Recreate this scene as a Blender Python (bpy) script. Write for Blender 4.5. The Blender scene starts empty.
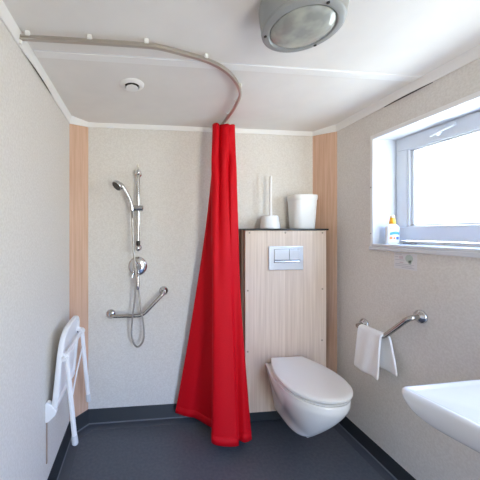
import bpy, bmesh, math, random
from mathutils import Vector, Matrix
random.seed(4)
PI = math.pi
SC = bpy.context.scene
COL = SC.collection

# ------------------------------------------------------------------ helpers
def lin(c):
    return tuple(((v/255)/12.92 if v/255 <= .04045 else ((v/255+.055)/1.055)**2.4) for v in c)

def mat(name, rgb, rough=.5, metal=0, spec=.5, **kw):
    m = bpy.data.materials.new(name); m.use_nodes = True
    b = m.node_tree.nodes['Principled BSDF']
    b.inputs['Base Color'].default_value = (*lin(rgb), 1)
    b.inputs['Roughness'].default_value = rough
    b.inputs['Metallic'].default_value = metal
    b.inputs['Specular IOR Level'].default_value = spec
    for k, v in kw.items():
        b.inputs[k.replace('_', ' ')].default_value = v
    return m

def noise_mat(name, a, b_, scale, rough=.6, stretch=(1, 1, 1), detail=4, bump=0, lo=.35, hi=.65, spec=.4, rot=(0, 0, 0), bdist=.001):
    m = mat(name, a, rough, 0, spec)
    nt = m.node_tree; N = nt.nodes; L = nt.links
    bs = N['Principled BSDF']
    tc = N.new('ShaderNodeTexCoord'); mp = N.new('ShaderNodeMapping')
    mp.inputs['Scale'].default_value = stretch
    mp.inputs['Rotation'].default_value = rot
    no = N.new('ShaderNodeTexNoise'); no.inputs['Scale'].default_value = scale; no.inputs['Detail'].default_value = detail
    cr = N.new('ShaderNodeValToRGB')
    cr.color_ramp.elements[0].position = lo; cr.color_ramp.elements[1].position = hi
    cr.color_ramp.elements[0].color = (*lin(a), 1); cr.color_ramp.elements[1].color = (*lin(b_), 1)
    L.new(tc.outputs['Object'], mp.inputs['Vector']); L.new(mp.outputs['Vector'], no.inputs['Vector'])
    L.new(no.outputs['Fac'], cr.inputs['Fac']); L.new(cr.outputs['Color'], bs.inputs['Base Color'])
    if bump:
        bp = N.new('ShaderNodeBump'); bp.inputs['Strength'].default_value = bump; bp.inputs['Distance'].default_value = bdist
        L.new(no.outputs['Fac'], bp.inputs['Height']); L.new(bp.outputs['Normal'], bs.inputs['Normal'])
    return m

M = dict(
    wall=noise_mat('wallpaper', (216, 211, 203), (226, 222, 215), 110, .7, detail=3, bump=.12, spec=.3),
    cham=noise_mat('beech_laminate', (204, 164, 137), (222, 187, 162), 9, .45, (9, 9, .35), 5, lo=.3, hi=.7),
    ash=noise_mat('ash_laminate', (203, 180, 160), (222, 202, 184), 8, .45, (12, 12, .3), 5, lo=.3, hi=.7),
    ash_shaded=noise_mat('shaded_ash_laminate', (104, 78, 60), (126, 96, 74), 8, .5, (12, 12, .3), 5),  # cabinet wood with the shade of its side put into the colour
    batten=mat('batten_wood', (160, 140, 124), .5),
    ceil=noise_mat('ceiling_panel', (226, 223, 218), (230, 227, 222), 6, .5, detail=2, spec=.3),
    trim=mat('white_trim', (236, 235, 232), .4),
    floor=noise_mat('vinyl_floor', (80, 84, 90), (90, 94, 100), 60, .42, detail=5, spec=.4),
    cove=mat('vinyl_coving', (70, 74, 80), .45),
    weld=mat('vinyl_weld', (100, 104, 110), .5),
    skirt=mat('vinyl_skirting', (38, 42, 46), .6),
    chrome=mat('chrome', (205, 205, 206), .12, 1),
    steel=mat('brushed_steel', (186, 182, 176), .2, 1),
    rail=mat('satin_aluminium', (188, 180, 171), .36, .75),
    white=mat('white_plastic', (236, 235, 232), .35),
    pvc=mat('white_window_pvc', (216, 219, 224), .35),
    ceramic=mat('white_ceramic', (244, 244, 244), .12, 0, .6),
    seatw=mat('white_seat_plastic', (241, 241, 241), .28),
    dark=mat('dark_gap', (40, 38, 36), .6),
    black=mat('black_top', (32, 30, 30), .3),
    red=noise_mat('red_curtain', (194, 4, 22), (204, 8, 26), 300, .6, detail=2, spec=.15, bump=.1),
    lampgrey=mat('grey_lamp_body', (150, 152, 150), .4),
    glass_lamp=noise_mat('frosted_lamp_glass', (148, 151, 145), (178, 179, 169), 22, .16, spec=.6, detail=2),
    silver=mat('matt_chrome_plastic', (226, 229, 233), .28, .55),
    silver2=mat('bright_chrome_plastic', (226, 229, 232), .2, .8),
    towel=noise_mat('terry', (246, 245, 242), (252, 251, 249), 500, .9, detail=2, bump=.6, spec=.1, bdist=.002),
    orange=mat('orange_cap', (255, 176, 40), .35),
    clearcap=mat('pale_cap', (245, 225, 190), .3),
    labelblue=mat('label_blue', (90, 165, 225), .4),
    labelpale=mat('label_pale_blue', (160, 190, 210), .4),
    labelorange=mat('label_orange', (240, 150, 90), .4),
    labelviolet=mat('label_violet', (95, 110, 190), .4),
    paper=mat('paper', (222, 221, 222), .6),
    pink=mat('print_pink', (208, 196, 200), .6),
    green=mat('print_green', (186, 200, 192), .6),
    grey=mat('print_grey', (190, 190, 196), .6),
    rubber=mat('grey_rubber', (210, 212, 214), .6),
    hose=mat('metal_hose', (178, 173, 166), .3, .92),
    darkmetal=mat('dark_metal', (70, 68, 66), .4, .6),
    hinge=mat('grey_metal', (150, 152, 155), .4, .5),
)
# the curtain cloth lets a little light through
_b = M['red'].node_tree.nodes['Principled BSDF']
# window pane: bright obscured glass, partly scattering
gm = bpy.data.materials.new('obscured_glass'); gm.use_nodes = True
_n = gm.node_tree.nodes; _l = gm.node_tree.links; _n.clear()
_o = _n.new('ShaderNodeOutputMaterial'); _mx = _n.new('ShaderNodeMixShader'); _mx.inputs[0].default_value = .3
_t = _n.new('ShaderNodeBsdfTransparent'); _t.inputs[0].default_value = (.96, .98, .96, 1)
_tr = _n.new('ShaderNodeBsdfTranslucent'); _tr.inputs[0].default_value = (.9, .93, .88, 1)
_l.new(_t.outputs[0], _mx.inputs[1]); _l.new(_tr.outputs[0], _mx.inputs[2]); _l.new(_mx.outputs[0], _o.inputs[0])
M['glass'] = gm

def root_loc(o):
    v = Vector((0, 0, 0))
    while o is not None:
        v += o.location; o = o.parent
    return v

def obj(name, bm, m, parent=None, smooth=None, bevel=0, seg=2, label=None, sub=0, solid=0):
    """link bm (world coordinates) as one mesh object, under parent"""
    bmesh.ops.recalc_face_normals(bm, faces=bm.faces)
    if parent is not None:
        bmesh.ops.translate(bm, verts=bm.verts, vec=-root_loc(parent))
    me = bpy.data.meshes.new(name); bm.to_mesh(me); bm.free()
    me.materials.append(M[m] if isinstance(m, str) else m)
    o = bpy.data.objects.new(name, me); COL.objects.link(o)
    if parent is not None: o.parent = parent
    if solid:
        md = o.modifiers.new('solid', 'SOLIDIFY'); md.thickness = solid; md.offset = 0
    if bevel:
        md = o.modifiers.new('bevel', 'BEVEL'); md.width = bevel; md.segments = seg; md.limit_method = 'ANGLE'
    if sub:
        md = o.modifiers.new('sub', 'SUBSURF'); md.levels = sub; md.render_levels = sub
    if smooth is None: smooth = True
    if smooth:
        for p in me.polygons: p.use_smooth = True
        try:
            me.set_sharp_from_angle(angle=math.radians(38))
        except Exception:
            pass
    if label: o['label'] = label
    return o

def thing(name, label, cat, loc=(0, 0, 0), group=None):
    o = bpy.data.objects.new(name, None); COL.objects.link(o); o.location = loc
    o.empty_display_size = .05
    o['label'] = label; o['category'] = cat
    if group: o['group'] = group
    return o

def tag(o, label, cat, group=None):
    o['label'] = label; o['category'] = cat
    if group: o['group'] = group
    return o

def struct(o, label=None):
    o['kind'] = 'structure'
    if label: o['label'] = label
    return o

def B(): return bmesh.new()

def box(bm, x0, x1, y0, y1, z0, z1):
    v = [bm.verts.new(p) for p in ((x0, y0, z0), (x1, y0, z0), (x1, y1, z0), (x0, y1, z0), (x0, y0, z1), (x1, y0, z1), (x1, y1, z1), (x0, y1, z1))]
    for f in ((0, 1, 2, 3), (4, 5, 6, 7), (0, 1, 5, 4), (1, 2, 6, 5), (2, 3, 7, 6), (3, 0, 4, 7)):
        bm.faces.new([v[i] for i in f])
    return bm

def loft(bm, rings, cap=True, closed=True):
    R = [[bm.verts.new(p) for p in r] for r in rings]
    n = len(R[0])
    for a, b in zip(R, R[1:]):
        for i in range(n if closed else n-1):
            j = (i+1) % n
            bm.faces.new((a[i], a[j], b[j], b[i]))
    if cap:
        bm.faces.new(R[0]); bm.faces.new(list(reversed(R[-1])))
    return bm

def spline(pts, k=8):
    """Catmull-Rom through pts"""
    P = [Vector(p) for p in pts]
    P = [P[0]*2-P[1]] + P + [P[-1]*2-P[-2]]
    out = []
    for i in range(1, len(P)-2):
        a, b, c, d = P[i-1:i+3]
        for q in range(k):
            t = q/k
            out.append(.5*((2*b)+(c-a)*t+(2*a-5*b+4*c-d)*t*t+(3*b-a-3*c+d)*t**3))
    out.append(P[-2])
    return out

def rounded(pts, r, k=6):
    """polyline with its corners rounded by arcs of about r"""
    P = [Vector(p) for p in pts]; out = [P[0]]
    for i in range(1, len(P)-1):
        a, b, c = P[i-1], P[i], P[i+1]
        d1 = (a-b); d2 = (c-b)
        q = min(r, d1.length*.49, d2.length*.49)
        s, e = b+d1.normalized()*q, b+d2.normalized()*q
        for j in range(k+1):
            t = j/k
            out.append(s*(1-t)**2+b*2*t*(1-t)+e*t*t)
    out.append(P[-1])
    return out

def tube(bm, pts, r, n=12, squash=None):
    P = [Vector(p) for p in pts]
    rr = r if isinstance(r, (list, tuple)) else [r]*len(P)
    T = []
    for i in range(len(P)):
        t = (P[min(i+1, len(P)-1)]-P[max(i-1, 0)]); T.append(t.normalized())
    up = Vector((0, 0, 1)) if abs(T[0].z) < .9 else Vector((1, 0, 0))
    u = (up - T[0]*up.dot(T[0])).normalized()
    rings = []
    for i, p in enumerate(P):
        u = (u - T[i]*u.dot(T[i])).normalized(); w = T[i].cross(u)
        sq = squash or (1, 1)
        rings.append([p+u*math.cos(2*PI*j/n)*rr[i]*sq[0]+w*math.sin(2*PI*j/n)*rr[i]*sq[1] for j in range(n)])
    return loft(bm, rings)

def lathe(bm, prof, origin, axis=(0, 0, 1), n=32, sx=1, sy=1):
    """prof: (radius, height) along axis"""
    a = Vector(axis).normalized()
    up = Vector((0, 0, 1)) if abs(a.z) < .9 else Vector((0, 1, 0))
    u = (up-a*up.dot(a)).normalized(); w = a.cross(u)
    if abs(a.z) >= .9: u, w = Vector((1, 0, 0)), Vector((0, 1, 0))
    o = Vector(origin)
    rings = [[o+a*h+u*(max(r, 1e-4)*sx*math.cos(2*PI*j/n))+w*(max(r, 1e-4)*sy*math.sin(2*PI*j/n)) for j in range(n)] for r, h in prof]
    return loft(bm, rings)

def ball(bm, c, r, n=16):
    return lathe(bm, [(r*math.sin(PI*i/8), -r*math.cos(PI*i/8)) for i in range(9)], c, n=n)

# ------------------------------------------------------------------ the room
XL, XR, YB, YF, H = -.465, 1.37, 2.022, -.95, 2.08
POLY = [(XL, YF), (XR, YF), (XR, 1.86), (1.29, YB), (-.366, YB), (XL, 1.909)]
def inset(i, d):
    """room corner i moved inwards by d from both its walls"""
    n = len(POLY); p = Vector(POLY[i]); a = Vector(POLY[i-1]); b = Vector(POLY[(i+1) % n])
    t1 = (p-a).normalized(); t2 = (b-p).normalized()
    n1 = Vector((-t1.y, t1.x)); n2 = Vector((-t2.y, t2.x))
    m = (n1+n2); m = m/m.length_squared*2
    return p+m*d*1.0 if m.length else p+n1*d
def run(bm, i, prof):
    """prism along wall segment i (corner i to i+1); prof(k) gives (inset, z) for end k"""
    j = (i+1) % len(POLY)
    rings = []
    for c in (i, j):
        rings.append([(*inset(c, d), z) for d, z in prof(c)])
    return loft(bm, rings)

# right wall with the window opening
WY0, WY1, WZ0, WZ1 = .72, 1.548, 1.252, 1.878
TH = .17
bm = B()
box(bm, XR, XR+TH, YF, WY0, -.05, H+.05); box(bm, XR, XR+TH, WY1, YB+.1, -.05, H+.05)
box(bm, XR, XR+TH, WY0, WY1, -.05, WZ0); box(bm, XR, XR+TH, WY0, WY1, WZ1, H+.05)
struct(obj('wall_right', bm, 'wall', smooth=False))
struct(obj('wall_left', box(B(), XL-.08, XL, YF, YB+.1, -.05, H+.05), 'wall', smooth=False))
struct(obj('wall_back', box(B(), XL, XR, YB, YB+.1, -.05, H+.05), 'wall', smooth=False))
bm = B()   # the wall behind the camera; unseen doorway added and sized for fill light
box(bm, XL, .78, YF-.08, YF, -.05, H+.05); box(bm, 1.33, XR, YF-.08, YF, -.05, H+.05); box(bm, .78, 1.33, YF-.08, YF, 1.98, H+.05)
struct(obj('wall_front', bm, 'wall', smooth=False))
struct(obj('floor', box(B(), XL, XR, YF-.08, YB, -.05, 0), 'floor', smooth=False))
struct(obj('ceiling', box(B(), XL, XR, YF-.08, YB, H, H+.05), 'ceil', smooth=False))
for k, i in ((1, 4), (2, 2)):
    bm = B(); j = (i+1) % 6
    a, b = Vector(POLY[i]), Vector(POLY[j])
    c = Vector((b.x if k == 1 else a.x, a.y if k == 1 else b.y))
    loft(bm, [[(p.x, p.y, z) for p in (a, b, c)] for z in (0, H)])
    struct(obj('trim_%d' % k, bm, 'cham', smooth=False), 'beech wood laminate panel across the %s back corner' % ('left' if k == 1 else 'right'))
# white coving under the ceiling
ZL = {0: 2.036, 1: 2.036, 2: 2.032, 3: 2.05, 4: 2.05, 5: 2.028}
def cove_prof(zl, g=0):
    return [(.0012+g, zl), (.001+g*.3, zl+.028), (.001, H), (.0145, H), (.013, H-.006), (.0095+g, zl+.007), (.0065+g, zl)]
def side_cove(name, ya, za, yb, zb, side, g0, g1):
    rings = []
    n = 60
    for q in range(n+1):
        t = q/n; y = ya+(yb-ya)*t; zl = za+(zb-za)*t
        g = 0
        if g0 < y < g1: g = .009*math.sin(PI*(y-g0)/(g1-g0))**.7
        # the mitre to the corner piece
        def at(d):
            yy = y
            if q == n:
                p = inset(2 if side > 0 else 5, d); return (p.x, p.y)
            return ((XR-d) if side > 0 else (XL+d), yy)
        rings.append([(*at(d), z) for d, z in cove_prof(zl, g)])
    return struct(obj(name, loft(B(), rings), 'trim'))
side_cove('trim_3', YF, ZL[0], POLY[5][1], ZL[5], -1, 1.16, 1.56)
side_cove('trim_4', YF, ZL[1], POLY[2][1], ZL[2], 1, 1.2, 1.47)
def gap_shade(name, side, g0, g1, x):  # dark strip that puts shade into the gap under the coving
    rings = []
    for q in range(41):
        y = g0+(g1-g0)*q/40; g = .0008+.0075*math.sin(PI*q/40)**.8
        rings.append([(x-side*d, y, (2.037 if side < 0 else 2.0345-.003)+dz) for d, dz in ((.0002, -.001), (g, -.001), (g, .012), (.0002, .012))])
    return struct(obj(name, loft(B(), rings), 'dark'), 'dark strip for the shade where the coving stands off the wall')
gap_shade('trim_20', -1, 1.16, 1.56, XL); gap_shade('trim_21', 1, 1.2, 1.47, XR)
for k, i in ((5, 2), (6, 3), (7, 4)):
    struct(obj('trim_%d' % k, run(B(), i, lambda c: cove_prof(ZL[c])), 'trim'))
# cover strip over the ceiling joint
bm = B(); box(bm, XL+.02, XR-.02, 1.236, 1.282, H-.004, H)
struct(obj('trim_8', bm, 'trim', bevel=.0015), 'white strip over the ceiling joint')
bm = B(); box(bm, XL+.02, XR-.02, 1.2325, 1.236, H-.0015, H)
struct(obj('trim_19', bm, 'paper', smooth=False), 'grey seam along the ceiling joint strip')
# skirting and the vinyl coving at its foot
SK = {0: .092, 1: .08, 2: .082, 3: .09, 4: .096, 5: .094}
for nm, i in (('baseboard_right', 1), ('baseboard_right_corner', 2), ('baseboard_back', 3), ('baseboard_left_corner', 4), ('baseboard_left', 5)):
    struct(obj(nm, run(B(), i, lambda c: [(.0, 0), (.0, SK[c]), (.004, SK[c]), (.006, SK[c]-.003), (.008, .02), (.02, .004), (.02, 0)]), 'skirt'))
for q, i in enumerate((1, 2, 3, 4, 5)):
    struct(obj('trim_%d' % (9+q), run(B(), i, lambda c: [(.02, 0), (.02, .0035), (.075, .0015), (.077, 0)]), 'cove'))
    struct(obj('trim_%d' % (14+q), run(B(), i, lambda c: [(.017, .003), (.017, .0085), (.021, .006), (.023, .0025)]), 'weld'))

# ------------------------------------------------------------------ window
win = bpy.data.objects.new('window_1', None); COL.objects.link(win); win.location = (1.45, 1.13, WZ0)
struct(win, 'white tilt window set deep in the right wall')
# lining of the opening and thin casing on the wall
bm = B()
box(bm, XR-.004, 1.52, WY1-.004, WY1, WZ0, WZ1)
box(bm, XR-.004, 1.52, WY0, WY1-.004, WZ1-.004, WZ1)
box(bm, XR-.004, 1.52, WY0, WY0+.004, WZ0, WZ1-.004)
obj('lining', bm, 'pvc', win, smooth=False)
bm = B()
box(bm, XR-.006, XR, WY1, WY1+.016, WZ0-.03, WZ1+.02); box(bm, XR-.006, XR, WY0, WY1, WZ1, WZ1+.02); box(bm, XR-.006, XR, WY0-.016, WY0, WZ0-.03, WZ1+.02)
obj('casing', bm, 'trim', win, smooth=False, bevel=.002)
bm = B(); box(bm, XR-.014, 1.52, WY0, WY1-.004, WZ0-.012, WZ0+.003); box(bm, XR-.014, XR-.001, WY0, WY1+.016, WZ0-.033, WZ0-.012)
obj('sill', bm, 'pvc', win, bevel=.003)
for z in (1.315, 1.59):
    obj('screw', lathe(B(), [(.0042, 0), (.004, .0015), (.001, .002)], (XR-.006, 1.558, z), (-1, 0, 0), n=12), 'hinge', win)
FX = 1.518
bm = B()   # fixed frame
box(bm, FX, FX+.06, WY0, WY1, WZ0, 1.272); box(bm, FX, FX+.06, WY0, WY1, 1.872, WZ1+.02)
box(bm, FX, FX+.06, WY1-.008, WY1+.02, WZ0, WZ1)
box(bm, FX, FX+.06, WY0-.02, WY0+.008, WZ0, WZ1)
obj('window_frame', bm, 'pvc', win, smooth=False)
bm = B()   # tilting sash: four rails and bead round the glass
SY0, SY1, SZ0, SZ1 = WY0+.01, WY1-.01, 1.276, 1.868
GY0, GY1, GZ0, GZ1 = SY0+.072, 1.467, 1.352, 1.797
fx = FX-.006
box(bm, fx, FX+.05, SY0, SY1, SZ0, GZ0); box(bm, fx, FX+.05, SY0, SY1, GZ1, SZ1)
box(bm, fx, FX+.05, GY1, SY1, GZ0, GZ1); box(bm, fx, FX+.05, SY0, GY0, GZ0, GZ1)
sash = obj('sash', bm, 'pvc', win, smooth=False, bevel=.003)
for a, q, dx in ((0, .012, .002), (.013, .018, .006)):
    bm = B()
    y0, y1, z0, z1 = GY0+a, GY1-a, GZ0+a*.6, GZ1-a*.6
    x0, x1 = fx-.002+dx*2, FX+.03
    box(bm, x0, x1, y0, y1, z0, z0+q*.5); box(bm, x0, x1, y0, y1, z1-q*.5, z1)
    box(bm, x0, x1, y1-q, y1, z0, z1); box(bm, x0, x1, y0, y0+q, z0, z1)
    obj('glazing_bead', bm, 'pvc', sash, bevel=.0025)
obj('pane', box(B(), FX+.018, FX+.022, GY0, GY1, GZ0, GZ1), 'glass', sash, smooth=False)
hb = B()
tube(hb, rounded([(fx-.016, 1.322, 1.826), (fx-.02, 1.27, 1.834), (fx-.016, 1.205, 1.845)], .03), .0075, 10, squash=(1.1, .8))
lathe(hb, [(.014, 0), (.014, .008), (.01, .018)], (fx, 1.29, 1.83), (-1, 0, 0))
obj('window_handle', hb, 'pvc', sash)
bm = B(); box(bm, 1.49, FX, 1.415, 1.475, WZ0+.003, WZ0+.011)
obj('hinge_cover', bm, 'hinge', win, bevel=.002)

# ------------------------------------------------------------------ ceiling things
t = thing('ceiling_lamp', 'round grey bulkhead lamp with clouded glass on the ceiling', 'lamp', (.523, .879, H))
c = (.523, .879, H)
obj('housing', lathe(B(), [(.134, 0), (.136, -.012), (.132, -.05), (.1275, -.072), (.124, -.076), (.1, -.076)], c, n=64), 'lampgrey', t)
obj('rim', lathe(B(), [(.125, -.076), (.128, -.080), (.126, -.088), (.120, -.092), (.104, -.0925), (.099, -.088), (.098, -.076)], c, n=64), 'lampgrey', t)
obj('glass_cover', lathe(B(), [(.0985, -.078), (.0975, -.090), (.092, -.095), (.078, -.101), (.055, -.107), (.03, -.109), (.002, -.110)], c, n=64), 'glass_lamp', t)
for a in (157, 277, 37):
    a = math.radians(a)
    obj('screw', lathe(B(), [(.005, -.0915), (.005, -.094), (.001, -.095)], (c[0]+.1135*math.cos(a), c[1]+.1135*math.sin(a), H), n=12), 'dark', t)

t = thing('ceiling_vent', 'small round white air valve in the ceiling over the shower', 'vent', (-.048, 1.468, H))
c = (-.048, 1.468, H)
obj('ring', lathe(B(), [(.062, 0), (.062, -.004), (.057, -.009), (.046, -.0125), (.039, -.012), (.037, -.002), (.037, 0)], c, n=48), 'white', t)
obj('throat', lathe(B(), [(.0365, 0), (.0365, -.002), (.001, -.002)], c, n=32), 'dark', t, label='dark opening round the valve disc')
obj('disc', lathe(B(), [(.006, -.002), (.006, -.012), (.029, -.0155), (.0305, -.018), (.029, -.0205), (.001, -.022)], c, n=40), 'white', t)

# curved curtain rail
RZ = 2.057
t = thing('curtain_rail', 'curved metal shower curtain rail fixed under the ceiling', 'rail', (.0, 1.5, RZ))
path = [(XL+.004, 1.128), (-.2, 1.123), (.01, 1.122), (.08, 1.129), (.157, 1.150), (.279, 1.191), (.382, 1.256), (.469, 1.357), (.524, 1.47), (.545, 1.625), (.548, 1.8), (.548, YB-.004)]
pts = spline([(x, y, RZ) for x, y in path], 8)
def sweep(bm, pts, prof):
    rings = []
    for i, p in enumerate(pts):
        tn = (pts[min(i+1, len(pts)-1)]-pts[max(i-1, 0)]); tn.z = 0; tn.normalize()
        w = Vector((tn.y, -tn.x, 0))
        rings.append([p+w*a+Vector((0, 0, b)) for a, b in prof])
    return loft(bm, rings)
trk = obj('track', sweep(B(), pts, [(-.006, .009), (.006, .009), (.007, .002), (.0045, .0005), (.007, -.0015), (.007, -.008), (.003, -.009), (-.003, -.009), (-.007, -.008), (-.007, -.0015), (-.0045, .0005), (-.007, .002)]), 'rail', t)
bm = B(); box(bm, XL, XL+.005, 1.107, 1.149, RZ-.026, RZ+.016)
obj('wall_flange', bm, 'steel', t, bevel=.003)
bm = B(); box(bm, .528, .568, YB-.005, YB, RZ-.024, RZ+.016)
obj('wall_flange', bm, 'steel', t, bevel=.003)
obj('end_stop', tube(B(), [(XL+.012, 1.128, RZ-.011), (XL+.012, 1.128, RZ-.026)], .007), 'white', t)
for px, py, dx, dy in ((-.425, 1.128, 1, 0), (-.198, 1.123, 1, 0), (.02, 1.122, 1, 0), (.27, 1.188, .88, .47), (.497, 1.405, .45, .9), (.544, 1.58, .1, 1), (.548, 1.76, 0, 1)):
    bm = B()
    box(bm, -.009, .009, -.012, .012, 2.062, H)
    bm.transform(Matrix.Translation((px, py, 0)) @ Matrix.Rotation(math.atan2(dy, dx), 4, 'Z'))
    obj('ceiling_clip', bm, 'white', t, bevel=.003)

# ------------------------------------------------------------------ curtain
t = thing('shower_curtain', 'long red shower curtain gathered at the end of the rail', 'curtain', (.5, 1.85, .06))
top = [(.505, 1.90), (.514, 1.885), (.530, 1.872), (.560, 1.862), (.51, 1.850), (.473, 1.838), (.490, 1.822), (.520, 1.838), (.545, 1.822), (.580, 1.824), (.617, 1.836), (.600, 1.854), (.620, 1.866), (.57, 1.89)]
bot = [(.235, 1.975), (.30, 1.925), (.362, 1.90), (.43, 1.83), (.490, 1.755), (.432, 1.70), (.424, 1.655), (.50, 1.628), (.570, 1.634), (.588, 1.672), (.618, 1.648), (.668, 1.668), (.652, 1.73), (.622, 1.80)]
ta = spline([(x, y, 0) for x, y in top], 9); bo = spline([(x, y, 0) for x, y in bot], 9)
bm = B(); NV = 64; rows = []
for q in range(NV+1):
    s = q/NV
    w = .6*s + .4*s**1.8
    row = []
    for i, (a, b) in enumerate(zip(ta, bo)):
        u = i/(len(ta)-1)
        p = a.lerp(b, w)
        amp = .009*(1-s)+.003
        p = p+Vector((math.sin(u*41+s*3), math.cos(u*47+s*4.6), 0))*amp*(.35+.65*math.sin(PI*min(1, s*1.6+.1)))
        zt = 2.036+.003*math.sin(u*60)
        zb = .06+.004*math.sin(u*17)
        z = zt+(zb-zt)*s
        # slanting drag folds in the gathered head
        k = math.exp(-((s-.09)/.08)**2)
        p.x += .004*k*math.sin(u*34-s*26)
        p.y -= .013*k*math.sin(u*30+s*24)
        row.append(bm.verts.new((p.x, p.y, z)))
    rows.append(row)
for a, b in zip(rows, rows[1:]):
    for i in range(len(a)-1):
        bm.faces.new((a[i], a[i+1], b[i+1], b[i]))
cl = obj('cloth', bm, 'red', t, solid=.0025)
# sewn hem: a doubled band along the foot
bm = B(); hr = []
for q in range(3):
    s = [1-.024, 1-.010, 1+.0006][q]; w = .6*s+.4*s**1.8; row = []
    for i, (a, b) in enumerate(zip(ta, bo)):
        u = i/(len(ta)-1); p = a.lerp(b, w)
        amp = .009*(1-s)+.003
        p = p+Vector((math.sin(u*41+s*3), math.cos(u*47+s*4.6), 0))*amp*.35
        zt = 2.036+.003*math.sin(u*60); zb = .06+.004*math.sin(u*17)
        row.append(bm.verts.new((p.x, p.y, zt+(zb-zt)*s)))
    hr.append(row)
for a, b in zip(hr, hr[1:]):
    for i in range(len(a)-1): bm.faces.new((a[i], a[i+1], b[i+1], b[i]))
obj('hem', bm, 'red', t, solid=.0042)
for y in (1.832, 1.846, 1.86, 1.874, 1.888):
    bm = B()
    tube(bm, [(.548, y, 2.049), (.554, y, 2.043), (.552, y, 2.033), (.546, y, 2.028)], .0022, 8)
    obj('hook', bm, 'white', t)

# ------------------------------------------------------------------ shower fittings on the back wall
t = thing('shower_riser', 'chrome shower riser bar with sliding holder on back wall', 'shower bar', (-.022, YB, 1.218))
bx, by = -.0215, 1.968
obj('bar', tube(B(), [(bx, by, 1.2), (bx, by, 1.752)], .0112, 14), 'chrome', t)
for z, nm in ((1.732, 'top'), (1.213, 'foot')):
    bm = B()
    tube(bm, [(bx, YB, z), (bx, by, z)], [.0165, .012], 16)
    lathe(bm, [(.024, 0), (.024, .004), (.018, .009)], (bx, YB, z), (0, -1, 0), n=24)
    ball(bm, (bx, by, z), .0215)
    obj('wall_bracket', bm, 'chrome', t)
bm = B(); lathe(bm, [(.012, 0), (.0135, .01), (.0135, .03), (.012, .034)], (bx, by, 1.229), n=16)
obj('stop_collar', bm, 'darkmetal', t, label='dark stop collar')
obj('hanging_pin', tube(B(), [(bx, by, 1.75), (bx, by, 1.775), (bx, by-.003, 1.788)], [.005, .0042, .0048], 10), 'steel', t)
bm = B(); lathe(bm, [(.017, 0), (.0205, .004), (.0205, .080), (.017, .084)], (-.072, by-.002, 1.487), (1, 0, 0), n=24)
sl = obj('slider', bm, 'chrome', t)
obj('clamp_ring', lathe(B(), [(.0214, 0), (.0214, .006)], (-.048, by-.002, 1.487), (1, 0, 0), n=24), 'steel', sl)

t = thing('hand_shower', 'chrome hand shower with long metal hose in the wall holder', 'shower', (-.06, 1.95, 1.0))
hd = Vector((-.158, 1.915, 1.634)); ax = Vector((-.62, -.42, -.66)).normalized()
bm = B()
lathe(bm, [(.013, -.026), (.027, -.018), (.036, -.006), (.0385, .004), (.037, .011)], hd, ax, n=28)
obj('head', bm, 'chrome', t)
obj('spray_face', lathe(B(), [(.0335, .011), (.031, .0135), (.001, .0145)], hd, ax, n=28), 'darkmetal', t, label='dark grey spray face')
hp = spline([hd-ax*.022, (-.128, 1.932, 1.632), (-.097, 1.942, 1.583), (-.073, 1.947, 1.53), (-.066, 1.948, 1.497), (-.064, 1.948, 1.468)], 6)
obj('handle', tube(B(), hp, [.0150-.005*abs(i/(len(hp)-1)-.45) for i in range(len(hp))], 14), 'chrome', t)
hose = spline([(-.064, 1.948, 1.468), (-.062, 1.945, 1.40), (-.055, 1.936, 1.25), (-.046, 1.93, 1.13), (-.036, 1.936, 1.03), (-.045, 1.945, .87), (-.064, 1.955, .71), (-.067, 1.96, .625), (-.05, 1.962, .56), (-.024, 1.962, .537), (.006, 1.962, .565), (.018, 1.962, .62), (.012, 1.96, .70), (-.009, 1.957, .84), (-.021, 1.955, .93), (-.024, 1.955, .965)], 10)
# fine ribs on the hose
hs = []; rr = []
for i in range(len(hose)-1):
    for q in range(3):
        hs.append(hose[i].lerp(hose[i+1], q/3)); rr.append(.0068 if (len(rr) % 2) else .0058)
obj('hose', tube(B(), hs, rr, 10), 'hose', t)
obj('hose_nut', tube(B(), [(-.024, 1.955, .93), (-.024, 1.955, .95), (-.024, 1.955, .972), (-.024, 1.955, .998)], [.0085, .0125, .013, .0105], 14), 'chrome', t)

t = thing('shower_mixer', 'round chrome shower mixer valve on the back wall', 'mixer', (-.025, YB, 1.08))
c = (-.025, YB, 1.083)
obj('wall_plate', lathe(B(), [(.066, 0), (.067, .005), (.062, .012), (.05, .018), (.034, .021), (.03, .022)], c, (0, -1, 0), n=48), 'chrome', t)
obj('cartridge', lathe(B(), [(.03, .02), (.028, .04), (.022, .046), (.002, .048)], c, (0, -1, 0), n=32), 'chrome', t)
bm = B(); tube(bm, rounded([(-.042, YB-.04, 1.115), (-.05, YB-.05, 1.07), (-.064, YB-.062, 1.012)], .03), [.014]*3+[.012]*3+[.009]*3, 12, squash=(1, .7))
obj('lever', bm, 'chrome', t)
bm = B(); tube(bm, rounded([(-.024, YB-.01, 1.03), (-.024, YB-.067, 1.03), (-.024, YB-.067, .995)], .018), .0115, 14)
obj('outlet', bm, 'chrome', t)

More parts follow.
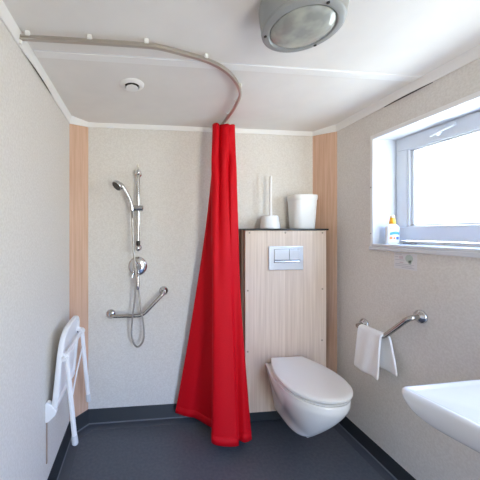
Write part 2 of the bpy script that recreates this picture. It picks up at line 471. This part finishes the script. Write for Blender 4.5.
def grab(name, label, pts, flanges, n, group=None):
    t = thing(name, label, 'grab rail', flanges[0])
    obj('bar', tube(B(), rounded(pts, .04, 7), .0122, 16), 'steel', t)
    for f in flanges:
        obj('flange', lathe(B(), [(.033, 0), (.033, .006), (.030, .012), (.022, .017), (.0145, .024)], f, n, n=36), 'chrome', t)
gy = YB-.056
grab('grab_rail', 'angled steel grab rail on the back wall of the shower', [(-.21, YB, .752), (-.206, gy, .750), (.006, gy, .747), (.156, gy, .902), (.158, YB, .904)], [(-.212, YB, .752), (.158, YB, .905)], (0, -1, 0))
gx = XR-.064
grab('grab_rail', 'angled steel grab rail with a towel, on the right wall', [(XR, 1.61, .756), (gx, 1.606, .753), (gx, 1.413, .747), (gx, 1.256, .902), (XR, 1.25, .908)], [(XR, 1.61, .757), (XR, 1.255, .907)], (-1, 0, 0))

# towel over the right rail
def towel():
    bm = B()
    fr = gx-.0235; bk = gx+.0235
    # rows run down the front, over the bar and down the back: (x, z, y near, y far)
    rows = [(fr-.006, .515, 1.405, 1.588), (fr-.005, .57, 1.403, 1.58), (fr-.003, .65, 1.402, 1.57), (fr, .72, 1.400, 1.562), (fr+.002, .752, 1.399, 1.56)]
    for a in (150, 120, 90, 60, 30):
        a = math.radians(a); rows.append((gx+math.cos(a)*.0225, .747+.004+math.sin(a)*.021, 1.398-.01*(1-a/PI), 1.559))
    rows += [(bk-.001, .75, 1.382, 1.558), (bk, .70, 1.372, 1.555), (bk, .63, 1.352, 1.55), (bk-.002, .565, 1.338, 1.545)]
    ny = 26; V = []
    for x, z, y0, y1 in rows:
        r = []
        for j in range(ny+1):
            f = j/ny; y = y0+(y1-y0)*f
            k = 1 if z < .74 else .3
            zz = z
            if z < .56: zz = z + (.0 if x < gx else -.018*f)+.004*math.sin(f*7)
            r.append(bm.verts.new((x+.003*k*math.sin(f*11+z*8), y, zz)))
        V.append(r)
    for a, b in zip(V, V[1:]):
        for j in range(ny): bm.faces.new((a[j], a[j+1], b[j+1], b[j]))
    return bm
t = thing('hand_towel', 'white terry towel folded over the grab rail beside the toilet', 'towel', (gx, 1.47, .77))
obj('cloth', towel(), 'towel', t, solid=.011, sub=1)

# ------------------------------------------------------------------ folding shower seat on the left wall
t = thing('folding_shower_seat', 'white folding shower seat tipped up on the left wall', 'seat', (XL, 1.64, .4))
S0, S1 = 1.442, 1.832
a0 = Vector((-.439, 0, .455)); a1 = Vector((-.402, 0, .832))        # hinge end and front edge of the tipped up seat
dirn = (a1-a0).normalized(); nrm = Vector((dirn.z, 0, -dirn.x))      # nrm points into the room
Ls = (a1-a0).length
def seat_outline(ins=0, r=.115, k=10):
    out = []
    y0, y1, v0, v1 = S0+ins, S1-ins, ins, Ls-ins
    r0 = .02
    for cy, cv, st, rad in ((y0+r0, v0+r0, 180, r0), (y1-r0, v0+r0, 270, r0), (y1-r+ins, v1-r+ins, 0, r-ins), (y0+r-ins, v1-r+ins, 90, r-ins)):
        for q in range(k+1):
            a = math.radians(st+90*q/k)
            out.append((cy+rad*math.cos(a), cv+rad*math.sin(a)))
    return out
def seat_pt(y, v, d): 
    p = a0+dirn*v+nrm*d
    return (p.x, y, p.z)
rings = []
for ins, d in ((.012, 0), (.003, .003), (0, .010), (0, .022), (.003, .027), (.008, .029), (.016, .027), (.022, .016), (.05, .014)):
    rings.append([seat_pt(y, v, d) for y, v in seat_outline(ins)])
sp = obj('seat', loft(B(), rings), 'seatw', t)
for y0, y1 in ((S0-.004, S0+.03), (S1-.03, S1+.008)):
    bm = B()
    out = [(XL, .395), (XL, .49), (XL+.012, .492), (XL+.030, .478), (XL+.046, .458), (XL+.053, .448), (XL+.053, .440), (XL+.044, .425), (XL+.02, .402), (XL+.01, .396)]
    loft(bm, [[(x, y, z) for x, z in out] for y in (y0, y1)])
    obj('wall_bracket', bm, 'seatw', t, bevel=.004)
obj('hinge_rod', tube(B(), [(-.43, S0-.006, .458), (-.43, S1+.006, .458)], .008), 'seatw', t)
px, pz = -.372, .704
obj('leg_axle', tube(B(), [(px, S0-.012, pz), (px, S1+.012, pz)], .010), 'seatw', t)
for y in (S0+.022, S1-.004):
    bm = B(); tube(bm, [(px, y-.018, pz), (px, y+.018, pz)], .019, 20)
    box(bm, px-.03, px-.004, y-.016, y+.016, pz-.02, pz+.022)
    pv = obj('pivot', bm, 'seatw', t, bevel=.003)
    obj('rivet', tube(B(), [(px-.019, y-.0195, pz+.003), (px-.019, y-.015, pz+.003)], .0042, 10), 'dark', pv)
    lg = obj('leg', tube(B(), [(px+.004, y, pz), (px+.024, y, .47), (px+.041, y, .295)], .0125, 14), 'seatw', t)
    obj('foot_cap', tube(B(), [(px+.0395, y, .31), (px+.0405, y, .295), (px+.0435, y, .268), (px+.0437, y, .264)], [.0135, .0155, .0155, .012], 16), 'rubber', lg)
obj('leg_brace', tube(B(), rounded([(px+.0235, S0+.022, .475), (px+.018, 1.6, .545), (px+.009, S1-.004, .62)], .05), .0045, 10), 'seatw', t)
bt = obj('batten', box(B(), XL, XL+.006, 1.450, 1.459, .188, .394), 'batten', None, bevel=.001)
bt.name = 'wooden_batten'
tag(bt, 'thin brown upright batten under the folding seat on left wall', 'batten')

# ------------------------------------------------------------------ cistern cabinet
t = thing('cistern_cabinet', 'tall light wood cistern cabinet with a black top', 'cabinet', (.98, 1.93, 0))
obj('carcass', box(B(), .674, 1.282, 1.861, YB-.001, .1, 1.336), 'ash_shaded', t, smooth=False, label='wood carcass coloured dark for its shaded side')
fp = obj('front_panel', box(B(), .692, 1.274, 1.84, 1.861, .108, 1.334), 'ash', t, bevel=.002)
obj('top', box(B(), .668, 1.286, 1.83, YB-.001, 1.336, 1.347), 'black', t, bevel=.002, label='thin black top board')
obj('plinth', box(B(), .69, 1.26, 1.90, YB-.021, 0.009, .1), 'skirt', t, smooth=False, label='dark recessed plinth')
for x, z in ((.722, 1.319), (.976, 1.319), (1.246, 1.319), (.71, .93), (1.246, .93), (1.243, .575), (.71, .52)):
    obj('screw_cap', lathe(B(), [(.0065, 0), (.006, .0015), (.002, .0022)], (x, 1.84, z), (0, -1, 0), n=14), 'batten', fp)

t = thing('flush_plate', 'silver dual flush plate on the wood cistern cabinet', 'flush plate', (.985, 1.84, 1.147))
x0, x1, z0, z1, y0 = .853, 1.100, 1.066, 1.228, 1.84
obj('plate', box(B(), x0, x1, y0-.012, y0, z0, z1), 'silver', t, bevel=.005, seg=3)
bm = B(); box(bm, x0+.036, x1-.030, y0-.0135, y0-.011, z0+.05, z1-.020); obj('recess', bm, 'hinge', t, bevel=.001)
bm = B(); box(bm, x0+.038, x0+.141, y0-.019, y0-.0135, z0+.070, z1-.023); obj('button', bm, 'silver', t, bevel=.004, seg=3)
bm = B(); box(bm, x0+.145, x1-.032, y0-.019, y0-.0135, z0+.070, z1-.023); obj('button', bm, 'silver', t, bevel=.004, seg=3)
bm = B(); tube(bm, [(x0+.04, y0-.0125, z0+.057), (x1-.034, y0-.0125, z0+.057)], .008, 12); obj('ridge', bm, 'silver2', t)

# ------------------------------------------------------------------ toilet
TX = .978; TW = 1.839
t = thing('toilet', 'white wall hung toilet with closed lid', 'toilet', (TX, 1.6, .09))
def dring(z, tip, w, wb, yb=TW, ymid=None, k=40, p=2.15):
    """outline from the back edge round the front: wb at the wall, w at its widest"""
    ym = ymid if ymid is not None else tip+(yb-tip)*.46
    pts = []
    nb = 10
    for i in range(nb):        # right side from the wall to the widest point
        s = i/nb
        pts.append((TX+wb+(w-wb)*math.sin(s*PI/2), yb+(ym-yb)*s, z))
    for i in range(k+1):
        a = PI*i/k
        cx = math.cos(a); sy = math.sin(a)
        x = w*math.copysign(abs(cx)**(2/p), cx); y = (ym-tip)*abs(sy)**(2/p)
        pts.append((TX+x, ym-y, z))
    for i in range(nb-1, -1, -1):
        s = i/nb
        pts.append((TX-wb-(w-wb)*math.sin(s*PI/2), yb+(ym-yb)*s, z))
    return pts
def bowl_ring(z, k=34):
    q = max(0, (.405-z)/.302)
    sc = max(.02, 1-q**1.3)
    yc = 1.585; bt = yc-.254*sc; bw = .180*sc**.9            # bowl: tip and half width
    f = (z-.10)/.33
    tw = .080+.068*max(0, f)**1.5                              # trunk that runs back to the wall
    tt = 1.575-.14*max(0, f)**.8
    if z <= .125: tw -= (.125-z)*1.6; tt += (.125-z)*3
    tip = min(bt, tt)
    side = []
    for i in range(k):
        t = i/k
        y = TW+(tip-TW)*math.sin(t*PI/2)
        # bowl width at y
        d = (y-yc)/((bt-yc) if y < yc else (TW+.02-yc))
        b = bw*max(0, 1-abs(d)**2.2)**(1/2.2)
        e = max(0, (1.72-y)/(1.72-tt))
        w = tw*max(0, 1-min(1, e)**2.6)**(1/2.6)
        side.append(((b**7+w**7)**(1/7), y))
    pts = [(TX+w, y, z) for w, y in side]+[(TX, tip, z)]+[(TX-w, y, z) for w, y in reversed(side)]
    return pts
def shrink(r, d, z):
    cy = 1.6
    return [(TX+(x-TX)*(1-d/.17), min(cy+(y-cy)*(1-d/.26), TW) if y < TW-.001 else TW, z) for x, y, _ in r]
top_r = bowl_ring(.43)
R = [shrink(top_r, .03, .434), shrink(top_r, .012, .438), shrink(top_r, .004, .4365), shrink(top_r, .0, .431)]+[bowl_ring(.425-.0145*q) for q in range(22)]+[bowl_ring(.112), bowl_ring(.107)]
obj('bowl', loft(B(), R), 'ceramic', t)
R = [dring(.4385, 1.345, .17, .10, 1.815), dring(.441, 1.338, .178, .106, 1.818), dring(.446, 1.337, .179, .107, 1.819), dring(.449, 1.345, .172, .105, 1.816)]
obj('seat_ring', loft(B(), R), 'seatw', t)
R = [dring(.4585, 1.338, .176, .104, 1.822), dring(.4615, 1.326, .187, .110, 1.826), dring(.4725, 1.325, .188, .111, 1.827), dring(.479, 1.331, .183, .108, 1.824),
     dring(.482, 1.345, .171, .10, 1.812), dring(.4835, 1.40, .13, .08, 1.78), dring(.484, 1.5, .05, .04, 1.7)]
obj('lid', loft(B(), R), 'seatw', t)
for s in (-1, 1):
    obj('hinge', tube(B(), [(TX+s*.075-.016, 1.823, .45), (TX+s*.075+.016, 1.823, .45)], .0105, 14), 'chrome', t)

# ------------------------------------------------------------------ on the cabinet
TZ = 1.347
t = thing('toilet_brush', 'white toilet brush in an oval holder on the cabinet', 'toilet brush', (.910, 1.935, TZ))
c = (.910, 1.935, TZ)
obj('holder', lathe(B(), [(.069, 0), (.072, .003), (.068, .03), (.06, .082), (.058, .09), (.054, .092), (.02, .093)], c, n=40, sx=1, sy=.8), 'white', t)
obj('handle', tube(B(), [(.914, 1.935, TZ+.088), (.914, 1.935, TZ+.2), (.916, 1.935, TZ+.375), (.916, 1.935, TZ+.379)], [.0115, .010, .0085, .005], 14), 'white', t)
t = thing('waste_bin', 'white tapered plastic bin standing on the cabinet', 'bin', (1.150, 1.93, TZ))
def rr_ring(z, a, b, r, k=8):
    out = []
    for sx, sy, st in ((1, 1, 0), (-1, 1, 90), (-1, -1, 180), (1, -1, 270)):
        for q in range(k+1):
            an = math.radians(st+90*q/k)
            out.append((1.150+sx*(a-r)+r*math.cos(an), 1.930+sy*(b-r)+r*math.sin(an), z))
    return out
R = [rr_ring(TZ, .074, .064, .045), rr_ring(TZ+.004, .078, .067, .048), rr_ring(TZ+.205, .088, .077, .052), rr_ring(TZ+.207, .0915, .080, .054), rr_ring(TZ+.235, .0925, .081, .054), rr_ring(TZ+.238, .091, .079, .053), rr_ring(TZ+.238, .087, .075, .05), rr_ring(TZ+.20, .084, .073, .047), rr_ring(TZ+.012, .072, .062, .043)]
obj('body', loft(B(), R[:3]+R[5:]), 'white', t)
obj('rim', loft(B(), [rr_ring(TZ+.202, .0885, .0775, .052)]+R[3:6]+[rr_ring(TZ+.238, .0875, .0755, .05)]), 'white', t)

# ------------------------------------------------------------------ window sill bottle, sticker
t = thing('sunscreen_bottle', 'white sunscreen spray bottle with orange top on the sill', 'bottle', (1.437, 1.487, WZ0+.003))
c = (1.437, 1.487, WZ0+.003)
ra = .52
prof = [(.034, 0), (.038, .003), (.0395, .02), (.038, .05), (.039, .085), (.0375, .1), (.028, .111), (.015, .116), (.013, .118)]
obj('body', lathe(B(), prof, c, n=40, sx=1, sy=ra), 'white', t)
obj('pump_collar', lathe(B(), [(.0155, .116), (.0155, .13), (.014, .136)], c, n=24), 'orange', t)
obj('spray_head', lathe(B(), [(.0135, .134), (.0125, .147), (.0115, .153)], c, n=24), 'orange', t)
obj('cap', lathe(B(), [(.0122, .151), (.0115, .161), (.009, .165), (.001, .166)], c, n=24), 'clearcap', t)
lb = B()
def patch(bm, a0, a1, z0, z1, off=.0006, wave=0):
    n = 8; r0 = []; r1 = []
    for q in range(n+1):
        a = math.radians(a0+(a1-a0)*q/n); r = .0398
        dz = wave*math.sin(PI*q/n)
        p = Vector((r*math.cos(a), r*ra*math.sin(a), 0)); p += p.normalized()*off
        r0.append(bm.verts.new((c[0]+p.x, c[1]+p.y, c[2]+z0+dz))); r1.append(bm.verts.new((c[0]+p.x, c[1]+p.y, c[2]+z1+dz)))
    for q in range(n): bm.faces.new((r0[q], r0[q+1], r1[q+1], r1[q]))
    return bm
obj('label', patch(B(), 205, 335, .012, .098), 'white', t)
bm = B(); patch(bm, 222, 262, .088, .093, .001); patch(bm, 222, 290, .079, .083, .001); obj('label_lettering', bm, 'labelpale', t)
bm = B(); patch(bm, 225, 318, .05, .066, .001, .006); obj('label_band', bm, 'labelblue', t)
bm = B(); patch(bm, 222, 246, .026, .044, .001); patch(bm, 252, 268, .026, .04, .001); obj('label_picture', bm, 'labelorange', t)
bm = B(); patch(bm, 276, 306, .026, .042, .001); obj('label_picture', bm, 'labelviolet', t)

t = thing('notice_sticker', 'small pale printed sticker on the wall under the window', 'sticker', (XR, 1.344, 1.125))
def wq(bm, ya, yb, za, zb, d=.0014):
    return box(bm, XR-d, XR-.0002, ya, yb, za, zb)
obj('sheet', wq(B(), 1.276, 1.405, 1.128, 1.212, .001), 'paper', t, smooth=False)
bm = B(); lathe(bm, [(.021, .001), (.021, .0016)], (XR, 1.318, 1.186), (-1, 0, 0), n=24); lathe(bm, [(.0095, .001), (.0095, .0016)], (XR, 1.313, 1.166), (-1, 0, 0), n=16)
obj('emblem', bm, 'green', t)
bm = B(); wq(bm, 1.352, 1.374, 1.182, 1.196); wq(bm, 1.350, 1.372, 1.160, 1.166); obj('printed_mark', bm, 'pink', t)
bm = B()
for z, ya, yb in ((1.204, 1.36, 1.398), (1.19, 1.38, 1.4), (1.175, 1.345, 1.4), (1.153, 1.29, 1.398), (1.144, 1.30, 1.398), (1.136, 1.29, 1.36)):
    wq(bm, ya, yb, z, z+.003)
obj('printed_lines', bm, 'grey', t)

# ------------------------------------------------------------------ washbasin
t = thing('washbasin', 'white ceramic washbasin jutting out from the right wall', 'washbasin', (XR-.3, .53, .7))
BZ = .84
def basin_outline(ins=0):
    """plan outline, anticlockwise; front edge hollow, corners forward"""
    yc = .505; hw = .306
    pts = []
    def edge(y):   # front edge, hollow in the middle
        d = hw-abs(y-yc)
        return .798+.25*d-.32*d*d
    k = 12
    front = [(edge(yc+hw*s)+0, yc+hw*s) for s in [(-1+2*i/24) for i in range(25)]]
    f = [(x, y) for x, y in front if abs(y-yc) < hw-.027]
    out = [(XR, yc+hw+.022), (1.25, yc+hw+.018), (1.1, yc+hw+.012), (.95, yc+hw+.005), (.87, yc+hw+.001)]
    cx, cy = .8245, yc+hw-.020
    for q in range(k+1):
        a = math.radians(90+104*q/k); out.append((cx+.020*math.cos(a), cy+.020*math.sin(a)))
    out += list(reversed(f))
    cy = yc-hw+.020
    for q in range(k+1):
        a = math.radians(166+104*q/k); out.append((cx+.020*math.cos(a), cy+.020*math.sin(a)))
    out += [(.87, yc-hw-.001), (.95, yc-hw-.005), (1.1, yc-hw-.012), (1.25, yc-hw-.018), (XR, yc-hw-.022)]
    if not ins: return out
    # shrink towards the wall-side middle
    res = []
    for x, y in out:
        fx_ = (XR-x)/(XR-.797)
        dy = (y-yc)/hw
        res.append((x+ins*fx_*1.0, y-ins*dy*1.0))
    return res
def bring(ins, dz): return [(x, y, BZ+dz) for x, y in basin_outline(ins)]
rings = [bring(.13*(1-math.cos(math.radians(a))), -.012-.100*math.sin(math.radians(a))) for a in range(90, -1, -5)]+[bring(.0005, -.008), bring(.002, -.004), bring(.005, -.001), bring(.009, 0), bring(.014, -.0005), bring(.02, -.003), bring(.03, -.004)]
bm = B(); loft(bm, rings, cap=False)
bm.verts.ensure_lookup_table()
n = len(rings[0])
vs = list(bm.verts)
bm.faces.new([vs[i] for i in range(n)])
last = vs[-n:]
# bowl: hollow joined to the deck
bc = (1.12, .47)
inner = []
for lev, (rx, ry, dz) in enumerate(((.19, .185, -.0055), (.182, .177, -.011), (.172, .168, -.04), (.145, .14, -.085), (.09, .085, -.112), (.02, .02, -.12))):
    r = []
    for x, y, z in rings[-1]:
        d = Vector((x-bc[0], y-bc[1])).normalized()
        r.append(bm.verts.new((bc[0]+d.x*rx, bc[1]+d.y*ry, BZ+dz)))
    inner.append(r)
prev = last
for r in inner:
    for i in range(n):
        j = (i+1) % n
        bm.faces.new((prev[i], prev[j], r[j], r[i]))
    prev = r
bm.faces.new(prev)
obj('basin', bm, 'ceramic', t)
obj('waste', lathe(B(), [(.024, 0), (.024, .003), (.004, .004)], (bc[0], bc[1], BZ-.1205), n=24), 'chrome', t)

# ------------------------------------------------------------------ light: the sky through window and added doorway
w = bpy.data.worlds.new('sky'); SC.world = w; w.use_nodes = True
N = w.node_tree.nodes; L = w.node_tree.links
bg = N['Background']
tc = N.new('ShaderNodeTexCoord'); sx = N.new('ShaderNodeSeparateXYZ'); cr = N.new('ShaderNodeValToRGB'); mr = N.new('ShaderNodeMapRange')
mr.inputs['From Min'].default_value = -1; mr.inputs['From Max'].default_value = 1
L.new(tc.outputs['Generated'], sx.inputs[0]); L.new(sx.outputs['Z'], mr.inputs['Value']); L.new(mr.outputs['Result'], cr.inputs['Fac']); L.new(cr.outputs['Color'], bg.inputs['Color'])
E_ = cr.color_ramp.elements
E_[0].position = 0; E_[0].color = (.82, .83, .73, 1)
E_[1].position = 1; E_[1].color = (.30, .50, 1.0, 1)
for p, c_ in ((.44, (1.03, 1.0, .88, 1)), (.50, (1.0, 1.0, .90, 1)), (.56, (.88, 1.0, 1.1, 1)), (.62, (.80, 1.12, 1.5, 1)), (.69, (.64, 1.17, 2.5, 1)), (.82, (.50, .97, 2.4, 1))):
    e = E_.new(p); e.color = c_
bg.inputs['Strength'].default_value = 8.0

# portal light at the window helps the sampling (it only guides skylight)
for nm, loc, rot, sx_, sy_ in (('window_portal', (1.56, 1.13, 1.57), (0, PI/2, 0), .62, .82), ('door_portal', (1.055, YF-.02, .99), (PI/2, 0, 0), .55, 1.98)):
    ld = bpy.data.lights.new(nm, 'AREA'); ld.shape = 'RECTANGLE'; ld.size = sx_; ld.size_y = sy_
    ld.cycles.is_portal = True
    lo = bpy.data.objects.new(nm, ld); COL.objects.link(lo); lo.location = loc; lo.rotation_euler = rot

# ------------------------------------------------------------------ camera
cd = bpy.data.cameras.new('camera'); co = bpy.data.objects.new('camera', cd); COL.objects.link(co)
cd.sensor_width = 36; cd.sensor_fit = 'HORIZONTAL'; cd.lens = 36*284/480
cd.shift_x = (240-173)/480; cd.shift_y = -8/480
cd.clip_start = .01
co.location = (0, 0, 1.324); co.rotation_euler = (PI/2, 0, math.radians(-6.35))
SC.camera = co
vs_ = SC.view_settings
vs_.view_transform = 'Standard'; vs_.look = 'None'; vs_.gamma = 1; vs_.use_curve_mapping = False
vs_.exposure = .52
SC.cycles.use_denoising = True
SC.cycles.max_bounces = 16; SC.cycles.diffuse_bounces = 10
